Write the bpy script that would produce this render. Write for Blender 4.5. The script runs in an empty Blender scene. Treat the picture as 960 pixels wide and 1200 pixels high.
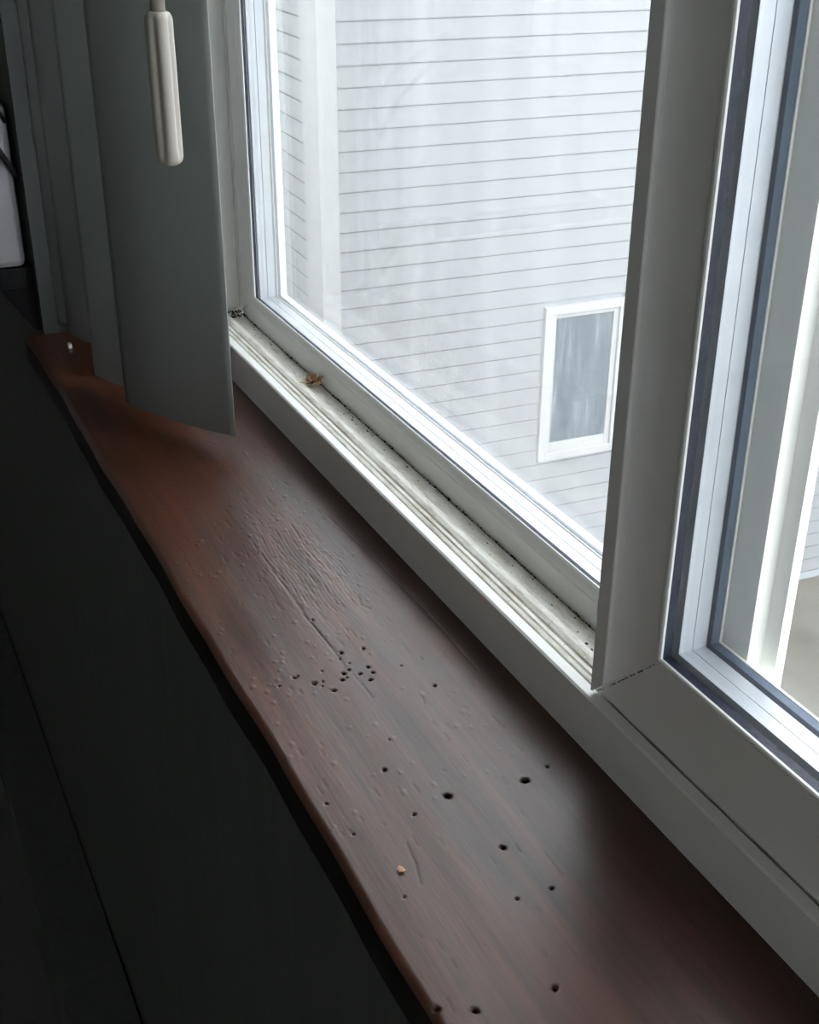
import bpy, math, random
import numpy as np
from mathutils import Matrix, Vector
S = bpy.context.scene
COL = S.collection
# ------------------------------------------------------------- camera
# columns: camera right, down and forward in world axes (x along the sill, y outdoors, z up)
M = [[0.428679, 0.415990, -0.801989], [0.903441, -0.192114, 0.383258], [0.005358, -0.888845, -0.458178]]
cam = bpy.data.cameras.new('camera'); co = bpy.data.objects.new('camera', cam); COL.objects.link(co)
cam.sensor_fit = 'HORIZONTAL'; cam.sensor_width = 36; cam.lens = 36 * 1453.64 / 960
cam.clip_start = 0.02; cam.clip_end = 200
R = Matrix([[M[i][0], -M[i][1], -M[i][2]] for i in range(3)])
co.matrix_world = Matrix.Translation((0, -.3016, .40)) @ R.to_4x4()
S.camera = co
# ------------------------------------------------------------- world: even overcast sky
w = bpy.data.worlds.new('overcast'); S.world = w; w.use_nodes = True
bg = w.node_tree.nodes['Background']; bg.inputs[0].default_value = (.93, .955, 1, 1); bg.inputs[1].default_value = 3.5
S.view_settings.view_transform = 'Standard'; S.view_settings.look = 'None'
S.view_settings.gamma = 1; S.view_settings.use_curve_mapping = False; S.view_settings.exposure = 0.75
S.cycles.max_bounces = 12; S.cycles.transparent_max_bounces = 24; S.cycles.diffuse_bounces = 6

# ------------------------------------------------------------- materials
def nt(name):
    m = bpy.data.materials.new(name); m.use_nodes = True
    t = m.node_tree; return m, t, t.nodes['Principled BSDF']
def node(t, kind, **kw):
    n = t.nodes.new(kind)
    for k, v in kw.items():
        if k in n.inputs.keys(): n.inputs[k].default_value = v
        else: setattr(n, k, v)
    return n
def coords(t, scale=(1, 1, 1)):
    tc = node(t, 'ShaderNodeTexCoord'); mp = node(t, 'ShaderNodeMapping'); mp.inputs['Scale'].default_value = scale
    t.links.new(tc.outputs['Object'], mp.inputs['Vector']); return mp.outputs['Vector']
def noise(t, vec, scale, detail=4, rough=.55):
    n = node(t, 'ShaderNodeTexNoise'); n.inputs['Scale'].default_value = scale
    n.inputs['Detail'].default_value = detail; n.inputs['Roughness'].default_value = rough
    t.links.new(vec, n.inputs['Vector']); return n.outputs['Fac']
def ramp(t, fac, stops):
    r = node(t, 'ShaderNodeValToRGB'); e = r.color_ramp.elements
    while len(e) < len(stops): e.new(.5)
    for el, (p, c) in zip(e, stops):
        el.position = p; el.color = (*c, 1) if len(c) == 3 else c
    t.links.new(fac, r.inputs['Fac']); return r.outputs['Color']
def bump(t, b, h, strength, dist):
    n = node(t, 'ShaderNodeBump'); n.inputs['Strength'].default_value = strength; n.inputs['Distance'].default_value = dist
    t.links.new(h, n.inputs['Height']); t.links.new(n.outputs['Normal'], b.inputs['Normal']); return n
def plain(name, c1, c2=None, rough=.5, scale=(30, 30, 30), bs=.0, metal=0, spec=.5):
    m, t, b = nt(name); v = coords(t, scale)
    f = noise(t, v, 1.0)
    t.links.new(ramp(t, f, [(.35, c1), (.65, c2 or c1)]), b.inputs['Base Color'])
    b.inputs['Roughness'].default_value = rough; b.inputs['Metallic'].default_value = metal
    b.inputs['Specular IOR Level'].default_value = spec
    if bs: bump(t, b, f, bs, .001)
    return m
pvc = plain('white_pvc', (.80, .80, .765), (.84, .84, .81), .42, (14, 14, 14))
def grimy():
    m, t, b = nt('cream_pvc_with_grime'); v = coords(t, (1, 1, 1))
    big = noise(t, coords(t, (10, 60, 30)), 1.0, 5); fine = noise(t, v, 420, 3, .7); mid = noise(t, coords(t, (60, 260, 260)), 1, 4)
    c = ramp(t, big, [(.3, (.70, .68, .60)), (.55, (.82, .81, .75)), (.75, (.85, .845, .79))])
    mx = node(t, 'ShaderNodeMix', data_type='RGBA', blend_type='MULTIPLY'); mx.inputs[0].default_value = .9
    t.links.new(c, mx.inputs[6]); t.links.new(ramp(t, fine, [(.28, (.35, .31, .25)), (.38, (1, 1, 1))]), mx.inputs[7])
    m2 = node(t, 'ShaderNodeMix', data_type='RGBA', blend_type='MULTIPLY'); m2.inputs[0].default_value = .6
    t.links.new(mx.outputs[2], m2.inputs[6]); t.links.new(ramp(t, mid, [(.36, (.62, .58, .5)), (.55, (1, 1, 1))]), m2.inputs[7])
    t.links.new(m2.outputs[2], b.inputs['Base Color']); b.inputs['Roughness'].default_value = .5
    return m
track_pvc = grimy()
gasket_m = plain('dark_navy_rubber_gasket', (.012, .017, .032), (.02, .026, .045), .55, (200, 200, 200), .3)
outgasket_m = plain('haze_toned_blue_rubber_gasket', (.045, .07, .115), (.065, .095, .145), .6, (60, 60, 60), .2)  # lighter blue: the haze of the glass veil is put into the colour
spacer_m = plain('pale_aluminium_spacer', (.52, .55, .585), (.57, .60, .635), .38, (40, 40, 40), 0, .25)
bead_m = plain('cream_bead', (.74, .73, .66), (.8, .79, .73), .4)
dirt_m = plain('black_grime', (.012, .010, .008), (.05, .04, .03), .9, (900, 900, 900))
def wood():
    m, t, b = nt('dark_mahogany_varnish')
    g = noise(t, coords(t, (5, 110, 60)), 1, 6, .6); g2 = noise(t, coords(t, (26, 700, 300)), 1, 5, .65); blotch = noise(t, coords(t, (8, 22, 8)), 1, 3)
    c = ramp(t, g, [(.25, (.024, .0075, .004)), (.5, (.056, .018, .0085)), (.75, (.098, .033, .015))])
    mb = node(t, 'ShaderNodeMix', data_type='RGBA', blend_type='MULTIPLY'); mb.inputs[0].default_value = .75
    t.links.new(c, mb.inputs[6]); t.links.new(ramp(t, blotch, [(.3, (.55, .5, .5)), (.68, (1.25, 1.2, 1.1))]), mb.inputs[7])
    at = node(t, 'ShaderNodeAttribute', attribute_name='pit')
    mp = node(t, 'ShaderNodeMix', data_type='RGBA'); t.links.new(at.outputs['Fac'], mp.inputs[0])
    t.links.new(mb.outputs[2], mp.inputs[6]); mp.inputs[7].default_value = (.004, .003, .003, 1)
    t.links.new(mp.outputs[2], b.inputs['Base Color'])
    r = node(t, 'ShaderNodeMapRange'); t.links.new(blotch, r.inputs[0]); r.inputs[1].default_value = .3; r.inputs[2].default_value = .7; r.inputs[3].default_value = .33; r.inputs[4].default_value = .39
    rp = node(t, 'ShaderNodeMath', operation='MULTIPLY_ADD'); t.links.new(at.outputs['Fac'], rp.inputs[0]); rp.inputs[1].default_value = .5; t.links.new(r.outputs[0], rp.inputs[2])
    t.links.new(rp.outputs[0], b.inputs['Roughness'])
    sp = node(t, 'ShaderNodeMath', operation='MULTIPLY_ADD'); t.links.new(at.outputs['Fac'], sp.inputs[0]); sp.inputs[1].default_value = -.4; sp.inputs[2].default_value = .4
    t.links.new(sp.outputs[0], b.inputs['Specular IOR Level'])
    cw = node(t, 'ShaderNodeMath', operation='MULTIPLY_ADD'); t.links.new(at.outputs['Fac'], cw.inputs[0]); cw.inputs[1].default_value = -.6; cw.inputs[2].default_value = .6
    t.links.new(cw.outputs[0], b.inputs['Coat Weight']); b.inputs['Coat Roughness'].default_value = .31; b.inputs['Coat IOR'].default_value = 1.38
    add = node(t, 'ShaderNodeMath', operation='ADD'); t.links.new(g2, add.inputs[0])
    fine = noise(t, coords(t, (60, 300, 300)), 1, 4); t.links.new(fine, add.inputs[1])
    bump(t, b, add.outputs[0], .2, .0005)
    return m
wood_m = wood()
def wallmat():
    m, t, b = nt('dark_painted_wall')
    g = noise(t, coords(t, (70, 70, 4)), 1, 5); g2 = noise(t, coords(t, (4, 4, 2)), 1, 3)
    mb = node(t, 'ShaderNodeMix', data_type='RGBA', blend_type='MULTIPLY'); mb.inputs[0].default_value = .6
    t.links.new(ramp(t, g, [(.3, (.075, .082, .074)), (.7, (.10, .107, .096))]), mb.inputs[6]); t.links.new(ramp(t, g2, [(.3, (.8, .8, .8)), (.7, (1, 1, 1))]), mb.inputs[7])
    t.links.new(mb.outputs[2], b.inputs['Base Color']); b.inputs['Roughness'].default_value = .75; bump(t, b, g, .15, .001)
    return m
wall_m = wallmat()
room_m = plain('room_paint', (.72, .71, .67), (.76, .75, .71), .9, (1, 1, 1))
floor_m = plain('carpet', (.10, .10, .095), (.14, .14, .13), .95, (300, 300, 300), .4)
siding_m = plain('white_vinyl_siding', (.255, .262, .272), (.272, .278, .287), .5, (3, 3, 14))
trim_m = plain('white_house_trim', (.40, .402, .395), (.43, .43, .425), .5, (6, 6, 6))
core_m = plain('house_sheathing', (.3, .32, .34), (.34, .36, .38), .8)
ground_m = plain('bare_ground', (.105, .097, .076), (.18, .17, .143), .95, (1.3, 1.3, 1.3))
ext_m = plain('outside_wall_paint', (.6, .6, .6), (.66, .66, .66), .7)
black_m = plain('black_shelf_paint', (.006, .006, .007), (.010, .010, .011), .8, spec=.15)
nose_m = plain('shade_toned_edge_varnish', (.008, .006, .006), (.014, .009, .008), .6, (40, 200, 200), spec=.2)  # sill front: the shade on the nose is put into this colour
greybox_m = plain('grey_plastic', (.29, .28, .30), (.32, .31, .33), .6, (25, 25, 25), .1)
wand_m = plain('cream_plastic', (.27, .245, .215), (.30, .275, .24), .4, (50, 50, 50))
leaf_m = plain('dry_brown_leaf', (.36, .20, .10), (.62, .42, .26), .8, (260, 260, 260), .5)
crumb_m = plain('orange_crumb', (.55, .28, .14), (.6, .35, .2), .8, (500, 500, 500))
white_m = plain('white_plastic', (.8, .8, .78), None, .4)
def vanemat():
    m, t, b = nt('grey_vinyl_vane')
    b.inputs['Base Color'].default_value = (.30, .30, .295, 1); b.inputs['Roughness'].default_value = .55
    f = noise(t, coords(t, (3, 3, 1)), 1, 2); t.links.new(ramp(t, f, [(.3, (.38, .385, .38)), (.7, (.42, .425, .42))]), b.inputs['Base Color'])
    tr = node(t, 'ShaderNodeBsdfTranslucent'); tr.inputs[0].default_value = (.36, .40, .37, 1)
    mx = node(t, 'ShaderNodeMixShader'); mx.inputs[0].default_value = .36
    t.links.new(b.outputs[0], mx.inputs[1]); t.links.new(tr.outputs[0], mx.inputs[2])
    t.links.new(mx.outputs[0], t.nodes['Material Output'].inputs['Surface']); return m
vane_m = vanemat()
def glassmat(name, veil, streak, vscale=(38, 38, 1.6)):
    """clear pane: fresnel reflection + clear view, with a thin film of real dust and dried rain streaks"""
    m, t, b = nt(name); t.nodes.remove(b)
    tp = node(t, 'ShaderNodeBsdfTransparent'); tp.inputs[0].default_value = (.965, .975, .975, 1)
    gl = node(t, 'ShaderNodeBsdfGlossy'); gl.inputs['Roughness'].default_value = .0
    lw = node(t, 'ShaderNodeLayerWeight'); pw = node(t, 'ShaderNodeMath', operation='POWER'); t.links.new(lw.outputs['Facing'], pw.inputs[0]); pw.inputs[1].default_value = 5
    fr = node(t, 'ShaderNodeMath', operation='MULTIPLY_ADD'); t.links.new(pw.outputs[0], fr.inputs[0]); fr.inputs[1].default_value = .9; fr.inputs[2].default_value = .03
    m1 = node(t, 'ShaderNodeMixShader'); t.links.new(fr.outputs[0], m1.inputs[0]); t.links.new(tp.outputs[0], m1.inputs[1]); t.links.new(gl.outputs[0], m1.inputs[2])
    tl = node(t, 'ShaderNodeBsdfTranslucent'); tl.inputs[0].default_value = (.9, .92, .93, 1)
    df = node(t, 'ShaderNodeBsdfDiffuse'); df.inputs[0].default_value = (.8, .8, .8, 1)
    dm = node(t, 'ShaderNodeMixShader'); dm.inputs[0].default_value = .35; t.links.new(tl.outputs[0], dm.inputs[1]); t.links.new(df.outputs[0], dm.inputs[2])
    s = noise(t, coords(t, vscale), 1, 6, .65); s2 = noise(t, coords(t, (5, 5, 1.2)), 1, 3)
    r = ramp(t, s, [(.45, (veil,) * 3), (.62, (veil + streak * .35,) * 3), (.78, (veil + streak,) * 3)])
    mm = node(t, 'ShaderNodeMix', data_type='RGBA', blend_type='MULTIPLY'); mm.inputs[0].default_value = 1
    t.links.new(r, mm.inputs[6]); t.links.new(ramp(t, s2, [(.3, (.55,) * 3), (.7, (1.1,) * 3)]), mm.inputs[7])
    m2 = node(t, 'ShaderNodeMixShader'); t.links.new(mm.outputs[2], m2.inputs[0]); t.links.new(m1.outputs[0], m2.inputs[1]); t.links.new(dm.outputs[0], m2.inputs[2])
    t.links.new(m2.outputs[0], t.nodes['Material Output'].inputs['Surface']); return m
glass_clean = glassmat('window_glass', .01, .02)
glass_dusty = glassmat('rain_streaked_window_glass', .07, .20)
def farglass():
    m, t, b = nt('streaked_far_glass')
    s = noise(t, coords(t, (30, 30, 2.2)), 1, 7, .7); s2 = noise(t, coords(t, (55, 55, 6)), 1, 5, .7)
    mx = node(t, 'ShaderNodeMix', data_type='RGBA', blend_type='SCREEN'); mx.inputs[0].default_value = .6
    t.links.new(ramp(t, s, [(.40, (.055, .08, .10)), (.56, (.10, .13, .15)), (.70, (.26, .30, .32))]), mx.inputs[6]); t.links.new(ramp(t, s2, [(.55, (0, 0, 0)), (.72, (.2, .21, .22))]), mx.inputs[7])
    t.links.new(mx.outputs[2], b.inputs['Base Color']); b.inputs['Roughness'].default_value = .25; return m
farglass_m = farglass()

# ------------------------------------------------------------- helpers
def mesh(name, V, F, m, parent=None, smooth=False):
    me = bpy.data.meshes.new(name); me.from_pydata([tuple(v) for v in V], [], F); me.validate(); me.update()
    if m: me.materials.append(m)
    if smooth: me.polygons.foreach_set('use_smooth', [True] * len(me.polygons))
    o = bpy.data.objects.new(name, me); COL.objects.link(o); o.parent = parent; fixn(me); return o
def fixn(me):
    import bmesh
    bm = bmesh.new(); bm.from_mesh(me); bmesh.ops.recalc_face_normals(bm, faces=bm.faces); bm.to_mesh(me); bm.free()
def empty(name, loc=(0, 0, 0), rz=0, parent=None):
    o = bpy.data.objects.new(name, None); COL.objects.link(o); o.location = loc; o.rotation_euler = (0, 0, rz); o.empty_display_size = .05; o.parent = parent; return o
def tag(o, label=None, cat=None, group=None, kind=None):
    if label: o['label'] = label
    if cat: o['category'] = cat
    if group: o['group'] = group
    if kind: o['kind'] = kind
    return o
def boxdata(a, b):
    (x0, y0, z0), (x1, y1, z1) = a, b
    V = [(x, y, z) for x in (x0, x1) for y in (y0, y1) for z in (z0, z1)]
    return V, [(0, 1, 3, 2), (4, 6, 7, 5), (0, 4, 5, 1), (2, 3, 7, 6), (0, 2, 6, 4), (1, 5, 7, 3)]
def boxes(name, L, m, parent=None, bev=0):
    V, F = [], []
    for a, b in L:
        v, f = boxdata(a, b); k = len(V); V += v; F += [tuple(i + k for i in q) for q in f]
    o = mesh(name, V, F, m, parent)
    if bev:
        md = o.modifiers.new('bevel', 'BEVEL'); md.width = bev; md.segments = 2; md.limit_method = 'ANGLE'
    return o
def side(name, which, rect, prof, m, parent, cap=True, smooth=False):
    """one mitred member of a rectangular frame; prof = closed list of (y, n), n = distance in from the outer edge"""
    x0, x1, z0, z1 = rect; A, B = [], []
    for y, n in prof:
        p = {'bottom': ((x0 + n, y, z0 + n), (x1 - n, y, z0 + n)), 'top': ((x0 + n, y, z1 - n), (x1 - n, y, z1 - n)),
             'left': ((x0 + n, y, z0 + n), (x0 + n, y, z1 - n)), 'right': ((x1 - n, y, z0 + n), (x1 - n, y, z1 - n))}[which]
        A.append(p[0]); B.append(p[1])
    k = len(prof); F = [(i, (i + 1) % k, k + (i + 1) % k, k + i) for i in range(k)]
    F += [tuple(range(k)), tuple(range(k, 2 * k))[::-1]]
    o = mesh(name, A + B, F, m, parent)
    return o
def ring(name, rect, prof, m, parent):
    """closed rectangular ring (gasket, spacer)"""
    x0, x1, z0, z1 = rect; V = []; k = len(prof)
    for cx, sx, cz, sz in ((x0, 1, z0, 1), (x1, -1, z0, 1), (x1, -1, z1, -1), (x0, 1, z1, -1)):
        V += [(cx + sx * n, y, cz + sz * n) for y, n in prof]
    F = [(c * k + i, c * k + (i + 1) % k, ((c + 1) % 4) * k + (i + 1) % k, ((c + 1) % 4) * k + i) for c in range(4) for i in range(k)]
    return mesh(name, V, F, m, parent)

# ------------------------------------------------------------- room shell (lit through the window and the added one on the right)
ZF, ZC = -1.10, 1.45
tag(boxes('floor', [((-3.1, -3.3, ZF - .06), (2.1, -.127, ZF))], floor_m), kind='structure')
tag(boxes('ceiling', [((-3.1, -3.3, ZC), (2.1, .1, ZC + .1))], room_m), kind='structure')
tag(boxes('wall_left', [((-3.2, -3.3, ZF - .06), (-3.1, -.127, ZC + .1))], room_m), kind='structure')
BY0, BY1, BZ0, BZ1 = -1.5, -.5, .2, 1.1     # unseen window added in the right-hand wall to brighten the room
tag(boxes('wall_right', [((2.1, -3.3, ZF - .06), (2.2, -.127, BZ0)), ((2.1, -3.3, BZ1), (2.2, -.127, ZC + .1)), ((2.1, -3.3, BZ0), (2.2, BY0, BZ1)), ((2.1, BY1, BZ0), (2.2, -.127, BZ1))], room_m), kind='structure')
tag(boxes('wall_back', [((-3.2, -3.4, ZF - .06), (2.2, -3.3, ZC + .1))], room_m), kind='structure')
w2 = tag(empty('fill_window', (2.15, 0, 0)), kind='structure')
BM = (BY0 + BY1) / 2
boxes('fill_window_frame', [((-.03, BY0, BZ0), (.03, BY0 + .05, BZ1)), ((-.03, BY1 - .05, BZ0), (.03, BY1, BZ1)), ((-.03, BY0 + .05, BZ0), (.03, BY1 - .05, BZ0 + .05)), ((-.03, BY0 + .05, BZ1 - .05), (.03, BY1 - .05, BZ1)),
                       ((-.03, BM - .03, BZ0 + .05), (.03, BM + .03, BZ1 - .05))], pvc, w2)
for ya, yb in ((BY0 + .05, BM - .03), (BM + .03, BY1 - .05)): boxes('glass_pane', [((-.003, ya, BZ0 + .05), (.003, yb, BZ1 - .05))], glass_clean, w2)
XL, XR, ZT = -1.1305, .352, 1.05       # window frame outer edges
tag(boxes('wall_window', [((-9, -.127, -4.1), (5, .078, -.026)),          # below the sill
                          ((-9, -.127, -.026), (-1.19, .078, 1.56)), ((-1.19, 0.004, -.026), (XL, .078, 1.56)),
                          ((.42, -.127, -.026), (5, .078, 1.56)), ((XR, 0.004, -.026), (.42, .078, 1.56)),
                          ((-1.19, -.127, ZT + .10), (.42, .078, 1.56)), ((XL, 0.004, ZT), (XR, .078, ZT + .10)),
                          ((XL, 0.004, -.026), (XR, .078, -.0045))], wall_m), kind='structure')
reveal_m = plain('reveal_shade_tone', (.032, .036, .035), (.040, .044, .042), .7, (20, 20, 4))
tag(boxes('reveal_shade_board', [((-1.1905, -.1275, .0006), (-1.1886, .0, ZT + .1))], reveal_m), kind='structure')  # thin board added over the reveal; the vanes' shade is in its colour
tag(boxes('baseboard_window', [((-3.1, -.2096, ZF), (2.1, -.1295, -.90)), ((-3.1, -.212, ZF), (2.1, -.2096, -.9035))], wall_m, None, .0012), kind='structure')
tag(boxes('wall_outside', [((-9, .0785, -4.1), (5, .0875, -.012)), ((-9, .0785, -.012), (XL, .0875, 1.56)), ((XR, .0785, -.012), (5, .0875, 1.56)), ((XL, .0785, ZT), (XR, .0875, 1.56))], trim_m), kind='structure')
tag(boxes('ground', [((-30, .105, -4.2), (12, 30, -4.0136)), ((-30, -1, -4.2), (12, .105, -4.1))], ground_m), kind='structure')

# ------------------------------------------------------------- sill: fine grid with pits, scratches and a rounded nose
PITS = [(-0.4135,-0.0396,0.0020),(-0.4194,-0.0799,0.0019),(-0.3765,-0.0730,0.0014),(-0.4142,-0.1003,0.0009),(-0.4506,-0.0996,0.0011),(-0.3075,-0.1416,0.0014),(-0.3003,-0.1282,0.0014),(-0.2967,-0.0936,0.0015),(-0.4718,-0.0872,0.0006),(-0.3676,-0.1274,0.0006),(-0.4183,-0.0238,0.0007),(-0.3456,-0.0829,0.0007),(-0.3447,-0.0657,0.0009),(-0.5402,-0.1225,0.0006),(-0.4391,-0.1355,0.0006),(-0.4141,-0.1320,0.0006),(-0.5567,-0.0788,0.0012),(-0.5555,-0.0654,0.0010),(-0.5391,-0.0814,0.0009),(-0.5367,-0.0855,0.0012),(-0.5314,-0.0887,0.0012),(-0.5329,-0.0772,0.0011),(-0.5372,-0.0708,0.0009),(-0.5310,-0.0702,0.0010),(-0.5251,-0.0741,0.0012),(-0.5351,-0.1040,0.0015),(-0.5242,-0.0966,0.0013),(-0.5325,-0.0855,0.0006),(-0.5345,-0.0991,0.0006),(-0.5048,-0.0444,0.0009),(-0.5441,-0.0958,0.0006),(-0.5964,-0.0809,0.0007),(-0.5448,-0.1121,0.0012),(-0.5455,-0.1099,0.0007),(-0.5303,-0.1009,0.0006),(-0.5303,-0.0528,0.0006),(-0.5509,-0.0820,0.0006),(-0.5449,-0.0786,0.0006)]
SCR = [([(-0.6049,-0.0838),(-0.5825,-0.0822),(-0.5543,-0.0816),(-0.5420,-0.0818)], .0006), ([(-0.5335,-0.0805),(-0.5223,-0.0800),(-0.5089,-0.0797)], .0005),
 ([(-0.5335,-0.0386),(-0.5302,-0.0392)], .0007), ([(-0.4975,-0.0551),(-0.4918,-0.0569)], .0007), ([(-0.5321,-0.1136),(-0.5284,-0.1136)], .0008),
 ([(-0.7017,-0.0817),(-0.6342,-0.0820),(-0.5932,-0.0831),(-0.5573,-0.0817)], .0006), ([(-0.6117,-0.0443),(-0.5999,-0.0469),(-0.5936,-0.0438)], .0007),
 ([(-0.7176,-0.0214),(-0.6422,-0.0171),(-0.5738,-0.0146),(-0.5074,-0.0159)], .0006), ([(-0.7180,-0.0490),(-0.6950,-0.0505)], .0006),
 ([(-0.7831,-0.0305),(-0.7757,-0.0293)], .0006), ([(-0.3975,-0.1119),(-0.3843,-0.1137),(-0.3712,-0.1173)], .0005), ([(-0.3666,-0.0568),(-0.3491,-0.0571)], .0005),
 ([(-0.4671,-0.0286),(-0.4548,-0.0279)], .0005), ([(-0.3752,-0.0669),(-0.3701,-0.0670)], .0006)]
def build_sill():
    rng = np.random.default_rng(4)
    yf, th, r = -.1453, -.0255, .0045
    xs = np.concatenate([np.arange(-1.188, -.22, .0007), np.arange(-.22, .42, .01), [.4195]])
    ys = np.concatenate([np.linspace(.0035, yf + r, 200)])
    prof = [(y, 0.0) for y in ys] + [(yf + r - r * math.sin(a), -r + r * math.cos(a)) for a in np.linspace(0, math.pi / 2, 8)[1:]]
    prof += [(yf, th + .003), (yf + .0012, th + .0006), (yf + .003, th), (.0035, th)]
    P = np.array(prof); nx, npf = len(xs), len(P)
    X = np.repeat(xs[:, None], npf, 1); Y = np.repeat(P[None, :, 0], nx, 0); Z = np.repeat(P[None, :, 1], nx, 0).copy(); Y = Y.copy()
    pit = np.zeros_like(X); nt_ = len(ys)
    # gentle waviness of the worn front edge
    wav = .0006 * np.sin(xs * 23) + .0004 * np.sin(xs * 61 + 1)
    wt = np.clip((yf + .02 - Y) / .02, 0, 1); Y += wav[:, None] * wt
    Xt, Yt = X[:, :nt_ + 3], Y[:, :nt_ + 3]; dz = np.zeros_like(Xt); pc = np.zeros_like(Xt)
    for x, y, rr in PITS:
        rr *= .95; a = max(rr * 3, .003); i0, i1 = np.searchsorted(xs, [x - a, x + a]); sx = Xt[i0:i1] - x; sy = Yt[i0:i1] - y
        ang = np.arctan2(sy, sx); d = np.sqrt((sx * .85) ** 2 + sy ** 2) / (rr * (1 + .12 * np.sin(ang * 2 + x * 900) + .08 * np.sin(ang * 5 + y * 700)))
        dz[i0:i1] -= .0011 * np.exp(-d ** 4); pc[i0:i1] = np.maximum(pc[i0:i1], np.clip(1.5 - d, 0, 1))
    def line(pts, wd, depth, col):
        for (ax, ay), (bx, by) in zip(pts[:-1], pts[1:]):
            i0, i1 = np.searchsorted(xs, [min(ax, bx) - .003, max(ax, bx) + .003])
            px, py = Xt[i0:i1] - ax, Yt[i0:i1] - ay; L = (bx - ax) ** 2 + (by - ay) ** 2
            t = np.clip((px * (bx - ax) + py * (by - ay)) / L, 0, 1)
            d = np.hypot(px - t * (bx - ax), py - t * (by - ay)) / wd
            dz[i0:i1] -= np.where(d < 3, depth * np.exp(-d ** 2), 0) * .6; pc[i0:i1] = np.maximum(pc[i0:i1], col * np.clip(1.3 - d, 0, 1))
    for pts, wd in SCR: line(pts, wd, .00022, .3)
    for k in range(150):                                    # small dents running with the grain
        x = rng.uniform(-1.15, -.25); y = rng.uniform(-.138, -.012); l = rng.uniform(.001, .007)
        line([(x, y), (x + l, y + rng.uniform(-.0006, .0006))], rng.uniform(.0004, .0007), .00014, .15)
    for k in range(260):                                    # tiny raised nibs caught in the varnish
        x = rng.uniform(-1.15, -.42); y = rng.uniform(-.14, -.02); rr = rng.uniform(.0005, .0011)
        i0, i1 = np.searchsorted(xs, [x - .004, x + .004]); d = np.hypot((Xt[i0:i1] - x) * .6, Yt[i0:i1] - y) / rr
        dz[i0:i1] += .00018 * np.exp(-d ** 2)
    # rough ribbed patch of open grain
    m = np.exp(-(((Xt + .66) / .075) ** 2 + ((Yt + .062) / .028) ** 2) ** 2)
    for k in range(260):
        x = rng.normal(-.66, .05); y = rng.normal(-.062, .017); l = rng.uniform(.002, .012)
        line([(x, y), (x + l, y + rng.uniform(-.0008, .0008))], .0005, .00014, .05)
    dz += m * .00005 * np.sin(Yt * 2600 + 3 * np.sin(Xt * 90) + 2 * np.sin(Xt * 37))
    # slow undulation of hand-finished board
    dz += .00012 * np.sin(Xt * 31 + Yt * 60) + .00008 * np.sin(Yt * 210 + Xt * 9)
    fade = np.clip((-.001 - Yt) / .004, 0, 1); Z[:, :nt_ + 3] += dz * fade; pit[:, :nt_ + 3] = pc
    V = np.stack([X, Y, Z], -1).reshape(-1, 3)
    i, j = np.meshgrid(np.arange(nx - 1), np.arange(npf), indexing='ij'); j2 = (j + 1) % npf
    F = np.stack([i * npf + j, (i + 1) * npf + j, (i + 1) * npf + j2, i * npf + j2], -1).reshape(-1, 4)
    me = bpy.data.meshes.new('window_sill'); me.vertices.add(len(V)); me.vertices.foreach_set('co', V.ravel())
    n = len(F); caps = [np.arange(npf)[::-1], (nx - 1) * npf + np.arange(npf)]
    me.loops.add(n * 4 + 2 * npf); me.loops.foreach_set('vertex_index', np.concatenate([F.ravel()] + caps).astype(np.int32))
    me.polygons.add(n + 2); me.polygons.foreach_set('loop_start', np.concatenate([np.arange(n) * 4, [n * 4, n * 4 + npf]]).astype(np.int32))
    me.update(calc_edges=True)
    sm = np.ones(n + 2, bool); sm[-2:] = False; me.polygons.foreach_set('use_smooth', sm)
    a = me.attributes.new('pit', 'FLOAT', 'POINT'); a.data.foreach_set('value', pit.ravel().astype(np.float32))
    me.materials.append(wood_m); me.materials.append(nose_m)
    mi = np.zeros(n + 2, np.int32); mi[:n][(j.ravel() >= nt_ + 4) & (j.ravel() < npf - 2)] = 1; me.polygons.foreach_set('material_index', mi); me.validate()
    o = bpy.data.objects.new('window_sill', me); COL.objects.link(o); return o
tag(build_sill(), 'long dark red-brown varnished wooden window sill with pits and scratches', 'window sill')

# ------------------------------------------------------------- the window
win = tag(empty('window_1', (0, 0, 0)), 'white plastic sliding window with two glazed sashes above the wooden sill', kind='structure')
WR = (XL, XR, 0.0, ZT)
FP = [(0, -.004), (0, .0315), (.0012, .0325), (.0066, .0325), (.0077, .0318), (.0080, .0290), (.0090, .0290), (.0093, .0318), (.0116, .0322), (.0120, .0295), (.0130, .0295),
      (.0133, .0322), (.0156, .0322), (.0160, .0295), (.0170, .0295), (.0173, .0325), (.020, .0336), (.0232, .0334), (.0256, .0318), (.0275, .0290), (.0402, .0282), (.0404, .0220), (.0424, .0220),
      (.0430, .0220), (.0430, .0147), (.077, .0147), (.084, .006), (.088, -.004)]
FJ = [(0, -.004), (0, .0315), (.0012, .0325), (.0404, .0325), (.0404, .0300), (.0430, .0300), (.0430, .0352), (.0760, .0352), (.0760, .0250), (.088, .0200), (.088, -.004)]
for s_ in ('bottom', 'top', 'left', 'right'):
    side('frame_rail' if s_ in ('bottom', 'top') else 'frame_jamb', s_, WR, FJ if s_ in ('left', 'right') else FP, track_pvc if s_ == 'bottom' else pvc, win)
# white front skin of the bottom member is clean plastic
def two_tone(o, test, m):
    o.data.materials.append(m); k = len(o.data.materials) - 1
    for p in o.data.polygons:
        if test(p.center): p.material_index = k
two_tone([o for o in win.children if o.name.startswith('frame_rail')][0], lambda c: c.y < .0079, pvc)
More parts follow.
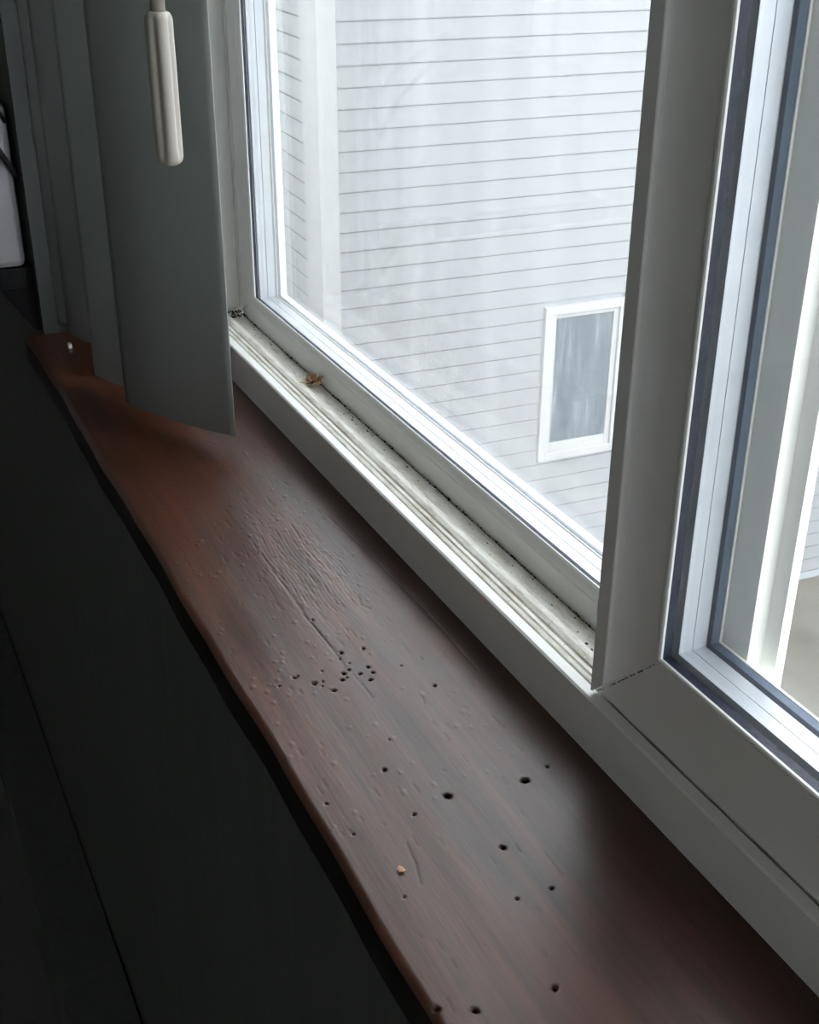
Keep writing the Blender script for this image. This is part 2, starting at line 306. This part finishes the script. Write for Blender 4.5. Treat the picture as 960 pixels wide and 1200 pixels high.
# outer sash (left, in the outer track)
def sash(name, rect, P, PR, gin, sp, gout, bead, panes, gm):
    e = empty(name, (0, 0, 0), 0, win)
    for s_ in ('bottom', 'top', 'left', 'right'):
        side('bottom_rail' if s_ == 'bottom' else 'top_rail' if s_ == 'top' else 'stile', s_, rect, PR.get(s_, P), pvc, e)
    ring('gasket', rect, gin, gasket_m, e)
    for q in sp: ring('spacer', rect, q, spacer_m, e)
    ring('gasket', rect, gout, outgasket_m, e)
    ring('glazing_bead', rect, bead, bead_m, e)
    for (ya, yb), m, n in zip(panes, gm, (.0, .0)):
        x0, x1, z0, z1 = rect; i = .033 if name == 'outer_sash' else .0435
        boxes('glass_pane', [((x0 + i, ya, z0 + i), (x1 - i, yb, z1 - i))], m, e)
    return e
def rp(y0, y1, n0, n1): return [(y0, n0), (y0, n1), (y1, n1), (y1, n0)]
OR = (-1.095, -.351, .015, 1.035)
OP = [(.0423, .008), (.0423, .0285), (.0427, .0296), (.0430, .0318), (.0440, .0352), (.0452, .0368), (.0460, .0368), (.0462, .030), (.068, .030), (.068, .034), (.0775, .034), (.0775, .0)]
OPR = [(.0423, .0095), (.0423, .031), (.0440, .0352), (.0452, .0368), (.0460, .0368), (.0462, .030), (.068, .030), (.068, .034), (.070, .040), (.0700, .030), (.0557, .0), (.0507, .0), (.0507, .0095)]
sash('outer_sash', OR, OP, {'right': OPR}, rp(.0461, .0486, .031, .0362), [rp(.0512, .0585, .031, .0343), rp(.0590, .0660, .031, .0343)],
     rp(.0690, .0712, .031, .0348), rp(.0713, .0760, .0338, .0344), [(.0488, .0508), (.0664, .0686)], [glass_clean, glass_dusty])
IR = (-.4250, .320, .0336, 1.030)
IP = [(.0076, .0), (.0076, .0428), (.0070, .0434), (.0066, .0444), (.0066, .0458), (.0072, .0466), (.0084, .0466), (.0086, .040), (.0352, .040), (.0352, .044), (.0408, .044), (.0408, .0)]
IPL = [(.0003, .0044), (-.0005, .0052), (-.0005, .0146), (-.0001, .0150)] + [(.0002 + .0074 * math.sin(t * math.pi / 2), .0151 + .0215 * t ** 1.7) for t in [k / 12 for k in range(13)]] + [ (.0076, .0428), (.0070, .0434), (.0066, .0444), (.0066, .0458), (.0072, .0466), (.0084, .0466), (.0086, .040), (.0352, .040), (.0352, .044), (.0408, .044), (.0408, .0), (.0042, .0)]
isash = sash('sliding_sash', IR, IP, {'left': IPL}, rp(.0087, .0135, .040, .0462), [rp(.0172, .0246, .040, .0468), rp(.0250, .0324, .040, .0468)],
     rp(.0353, .0398, .042, .0470), rp(.0399, .0412, .0455, .0474), [(.0137, .0168), (.0328, .0350)], [glass_clean, glass_clean])

# ------------------------------------------------------------- grime, leaf and crumbs
def blob(V, F, c, r, rng):
    k = len(V); ph = (1 + 5 ** .5) / 2
    ico = [(-1, ph, 0), (1, ph, 0), (-1, -ph, 0), (1, -ph, 0), (0, -1, ph), (0, 1, ph), (0, -1, -ph), (0, 1, -ph), (ph, 0, -1), (ph, 0, 1), (-ph, 0, -1), (-ph, 0, 1)]
    sc = (rng.uniform(.6, 1.6), rng.uniform(.5, 1.1), rng.uniform(.35, .7))
    for v in ico:
        q = rng.uniform(.75, 1.2) * .53 * r; V.append(tuple(c[i] + v[i] * q * sc[i] for i in range(3)))
    F += [tuple(k + i for i in f) for f in [(0,11,5),(0,5,1),(0,1,7),(0,7,10),(0,10,11),(1,5,9),(5,11,4),(11,10,2),(10,7,6),(7,1,8),(3,9,4),(3,4,2),(3,2,6),(3,6,8),(3,8,9),(4,9,5),(2,4,11),(6,2,10),(8,6,7),(9,8,1)]]
rng = random.Random(7); V, F = [], []
for k in range(330):                       # in the slot under the outer sash
    blob(V, F, (rng.uniform(-1.09, -.42), rng.gauss(.0412, .0005), .0268 + rng.uniform(0, .0014)), rng.uniform(.0004, .0011), rng)
for k in range(60): blob(V, F, (rng.uniform(-1.09, -.42), .0405 - abs(rng.gauss(0, .005)), .0288), rng.uniform(.0003, .0009), rng)
for k in range(60): blob(V, F, (rng.uniform(-1.097, -1.075), rng.uniform(.026, .042), .0290), rng.uniform(.0005, .0014), rng)
for k in range(16): blob(V, F, (rng.uniform(-.47, -.43), rng.uniform(.028, .040), .0290), rng.uniform(.0005, .0013), rng)
for p0, p1, nn in (((-.4225, .0030, .0352), (-.4135, .0028, .0425), 14), ((-.4135, .0062, .0432), (-.3785, .0073, .0786), 75), ((-1.094, .0421, .0290), (-1.066, .0423, .0440), 40)):
    for k in range(nn):
        t = rng.random(); blob(V, F, tuple(p0[i] + (p1[i] - p0[i]) * t + (rng.gauss(0, .00012) if i != 1 else 0) for i in range(3)), rng.uniform(.0002, .00045), rng)
tag(mesh('grime', V, F, dirt_m), 'black grit caught in the groove at the foot of the outer sash', 'dirt', kind='stuff')
def tube(pts, r, seg=8):
    V, F = [], []; n = len(pts)
    for i, p in enumerate(pts):
        a = Vector(pts[min(i + 1, n - 1)]) - Vector(pts[max(i - 1, 0)]); a.normalize()
        u = a.cross(Vector((0, 0, 1))); u = u.normalized() if u.length > 1e-4 else Vector((1, 0, 0)); v = a.cross(u)
        rr = r[i] if isinstance(r, (list, tuple)) else r
        for k in range(seg):
            t = 2 * math.pi * k / seg; q = Vector(p) + (u * math.cos(t) + v * math.sin(t)) * rr; V.append(tuple(q))
    for i in range(n - 1):
        for k in range(seg): F.append((i * seg + k, i * seg + (k + 1) % seg, (i + 1) * seg + (k + 1) % seg, (i + 1) * seg + k))
    F += [tuple(range(seg))[::-1], tuple(range((n - 1) * seg, n * seg))]
    return V, F
lf = empty('dry_leaf', (-.885, .0345, .0292)); tag(lf, 'small curled brown dry leaf lying in the window track against the outer sash', 'leaf')
V, F = [], []; N = 14; rg = random.Random(3)
for layer, (oz, rot, scl) in enumerate([(0, .3, 1.1), (.0012, .0, .75)]):
    k0 = len(V)
    for i in range(N):
        for j in range(N):
            a, b = i / (N - 1) * 2 - 1, j / (N - 1) * 2 - 1
            wd = math.sqrt(max(0, 1 - a * a)) * .9 + .08
            x, y = a * .0085 * scl, b * wd * .0052 * scl
            z = .0012 + oz + (.0055 * max(0, b) ** 1.3 + .002 * max(0, -b) ** 1.5) + .0006 * math.sin(a * 7 + b * 4 + layer) + .0035 * max(0, a) ** 2
            c, s = math.cos(rot), math.sin(rot)
            V.append((x * c - y * s, x * s + y * c, max(z, .0003) + rg.uniform(-.0002, .0002)))
    F += [(k0 + i * N + j, k0 + (i + 1) * N + j, k0 + (i + 1) * N + j + 1, k0 + i * N + j + 1) for i in range(N - 1) for j in range(N - 1)]
b_ = mesh('leaf_blade', V, F, leaf_m, lf, True); md = b_.modifiers.new('solid', 'SOLIDIFY'); md.thickness = .0003
v, f = tube([(-.003, -.001, .0012), (-.002, -.005, .0018), (.000, -.009, .0035), (.001, -.0125, .0046)], [.0009, .0008, .0006, .0004], 6)
mesh('stalk', v, f, leaf_m, lf, True)
V, F = [], []; blob(V, F, (-.3827, -.1218, .0011), .0016, random.Random(2))
tag(mesh('crumb', V, F, crumb_m), 'tiny orange crumb lying on the dark wooden sill', 'crumb')

# ------------------------------------------------------------- vertical blind
blind = tag(empty('vertical_blind', (-.905, -.075, 0)), 'grey vertical blind of turned vanes stacked over the far left end of the sill', 'blind')
bx, by = -.905, -.075
def vane(cx, cy, ang, z0, z1=1.078, wdt=.1195, sag=.0045, clip=False):
    n = 20; V, F = [], []; th = .0009; ca, sa = math.cos(ang), math.sin(ang)
    for i in range(n + 1):
        s = i / n * 2 - 1; a = s * wdt / 2; d = -sag * (1 - s * s) + sag * .6
        for q in (-th / 2, th / 2):
            x, y = a * ca - (d + q) * sa, a * sa + (d + q) * ca
            V += [(cx - bx + x, cy - by + y, z0), (cx - bx + x, cy - by + y, z1)]
    for i in range(n):
        k = i * 4; F += [(k, k + 4, k + 5, k + 1), (k + 2, k + 3, k + 7, k + 6), (k, k + 2, k + 6, k + 4), (k + 1, k + 5, k + 7, k + 3)]
    F += [(0, 1, 3, 2), (n * 4, n * 4 + 2, n * 4 + 3, n * 4 + 1)]
    o = mesh('vane', V, F, vane_m, blind, False)
    for p in o.data.polygons: p.use_smooth = abs(p.normal.z) < .5
    es = o.data
    return o
A0 = math.atan2(.0599, .1035)
vane(-.9057, -.0756, A0, .010)
vane(-.979, -.086, A0 * .95, .010)
v3 = vane(-1.098, -.0865, A0 * .95, .010, wdt=.112)
V, F = boxdata((-1.142 - bx, -.1145 - by, .0005), (-1.136 - bx, -.1115 - by, .0045)); mesh('bottom_clip', V, F, white_m, blind)
boxes('headrail', [((-1.18 - bx, -.105 - by, 1.085), (.41 - bx, -.055 - by, 1.125))], white_m, blind, .003)
for x, y in ((-.9057, -.0756), (-.979, -.086), (-1.098, -.0865)): boxes('vane_hanger', [((x - .006 - bx, y - .003 - by, 1.07), (x + .006 - bx, y + .003 - by, 1.09))], white_m, blind)
vane(-1.163, -.084, math.radians(52), .010, wdt=.080)
# tilt wand with fluted grip
WX, WY = -.806, -.0900
wand = tag(empty('tilt_wand', (WX - bx, WY - by, .23), 0, blind), 'cream plastic tilt wand with a fluted grip')
def grip():
    V, F = [], []; seg = 60; zs = [(0, .25), (.0006, .55), (.0018, .80), (.0036, .95), (.0060, 1), (.012, 1), (.05, 1), (.088, .98), (.0905, .93), (.0925, .8), (.0935, .6), (.0938, .3)]
    for z, s in zs:
        fl = min(1, z / .012) * min(1, (.0938 - z) / .006) if z > 0 else 0
        for k in range(seg):
            t = 2 * math.pi * k / seg; lob = 0
            for g in range(4):
                dlt = (t - (math.radians(-42) + g * math.pi / 2) + math.pi) % (2 * math.pi) - math.pi
                lob += math.exp(-(dlt / .30) ** 2)
            r = .0086 * s * (1 - .24 * lob * fl) * (1 + .06 * math.cos(2 * (t + 1.3)))
            V.append((r * math.cos(t), r * math.sin(t), z))
    n = len(zs)
    for i in range(n - 1):
        for k in range(seg): F.append((i * seg + k, i * seg + (k + 1) % seg, (i + 1) * seg + (k + 1) % seg, (i + 1) * seg + k))
    F += [tuple(range(seg))[::-1], tuple(range((n - 1) * seg, n * seg))]
    return mesh('grip', V, F, wand_m, wand, True)
grip()
v, f = tube([(0, 0, .09), (0, .001, .4), (0, .004, .86)], .0046, 20); mesh('rod', v, f, wand_m, wand, True)

# ------------------------------------------------------------- shelf on a bracket beyond the sill end, with an appliance and its cord
sh = tag(empty('wall_shelf', (-1.2, -.1275, .06)), 'black shelf on a triangular bracket beyond the far end of the sill', 'shelf')
boxes('shelf_board', [((-.5, -.30, -.0165), (0, 0, .0035))], black_m, sh, .001)
V = [(x, y, z) for x in (-.012, 0) for y, z in ((0, -.017), (-.032, -.017), (-.006, -.058), (0, -.060))]
mesh('bracket', V, [(0, 1, 2, 3), (7, 6, 5, 4), (0, 4, 5, 1), (1, 5, 6, 2), (2, 6, 7, 3), (3, 7, 4, 0)], black_m, sh)
ap = tag(empty('appliance', (-1.2, -.1285, .0637)), 'grey boxy appliance standing on the black shelf beside the far wall', 'appliance')
boxes('housing', [((-.30, -.26, 0), (-.003, -.004, .150))], greybox_m, ap, .006)
v, f = tube([(.002, -.075, .165), (.002, -.045, .148), (.002, -.024, .125), (.002, -.008, .096), (-.003, -.003, .086)], .0028, 8); mesh('cord', v, f, black_m, ap, True)
v, f = tube([(-.002, -.085, .19), (0, -.05, .172), (.001, -.026, .158), (.000, -.010, .142), (-.003, -.006, .134)], .002, 8); mesh('cord', v, f, black_m, ap, True)

# ------------------------------------------------------------- neighbouring house
TH = -math.atan(.0501)
house = tag(empty('neighbour_house', (-5.8, 1.9733, -4.0136), TH), 'white house clad in narrow horizontal vinyl siding standing across the alley', 'house')
Z0 = -4.0136
def hz(z): return z - Z0
E_, TOP = .10072, hz(2.0)
LB, LA = 9.0, 6.0
boxes('wall', [((-LA, .019, 0), (-.019, LB, TOP))], core_m, house)
wy0, wy1, wz0, wz1 = 1.3017, 1.835, hz(-2.7186), hz(-1.765)     # casing outline on the side wall
def lap(x_axis, a, b, z, h=E_):
    g = .0095 if x_axis else .0052      # open shadow gap under the drip edge
    """one lap of siding: drips out at its lower edge"""
    pr = [(.004, z + g), (.0135, z + g), (.0142, z + g + .005), (.0085, z + h), (.004, z + h)]
    V = []
    for s in (a, b):
        for d, zz in pr: V.append((d, s, zz) if not x_axis else (s, -d, zz))
    k = len(pr); F = [(i, (i + 1) % k, k + (i + 1) % k, k + i) for i in range(k)] + [tuple(range(k))[::-1], tuple(range(k, 2 * k))]
    return V, F
protos = {}
def put_lap(key, x_axis, a, b, z, h=E_):
    k = (key, round(h, 4))
    if k not in protos:
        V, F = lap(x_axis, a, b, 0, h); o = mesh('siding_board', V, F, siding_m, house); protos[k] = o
    else:
        o = protos[k].copy(); COL.objects.link(o); o.parent = house
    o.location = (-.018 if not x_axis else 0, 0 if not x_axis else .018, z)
zph = hz(-.2309) % E_
n = int((TOP - zph) / E_)
for i in range(n):
    z = zph + i * E_
    if z + E_ > wz0 + .01 and z < wz1 - .01:
        put_lap('b1', False, .085, wy0 + .01, z); put_lap('b2', False, wy1 - .01, LB, z)
    else: put_lap('b', False, .085, LB, z)
    put_lap('a', True, -LA, -.22, z)
boxes('foundation', [((-LA, .005, -.05), (-.004, LB, zph))], core_m, house)
boxes('corner_post', [((-.095, -.012, 0), (.012, .089, TOP))], trim_m, house, .004)
boxes('corner_trim', [((-.26, -.004, 0), (-.0955, .018, TOP))], trim_m, house, .002)
boxes('roof_eave', [((-LA - .4, -.15, TOP), (.15, LB + .3, TOP + .12))], trim_m, house)
wn = empty('window', (0, 0, 0), 0, house)
def casing(name, y0, y1, z0, z1, wl, wr, wb, wt, xa, xb, m):
    boxes(name, [((xa, y0, z0), (xb, y0 + wl, z1)), ((xa, y1 - wr, z0), (xb, y1, z1)), ((xa, y0 + wl, z0), (xb, y1 - wr, z0 + wb)), ((xa, y0 + wl, z1 - wt), (xb, y1 - wr, z1))], m, wn, .003)
casing('window_casing', wy0, wy1, wz0, wz1, .048, .048, .05, .048, -.03, .022, trim_m)
casing('window_sash', wy0 + .048, wy1 - .048, wz0 + .05, wz1 - .048, .030, .034, .058, .026, -.03, .008, trim_m)
boxes('glass_pane', [((-.03, wy0 + .07, wz0 + .07), (-.004, wy1 - .07, wz1 - .06))], farglass_m, wn)
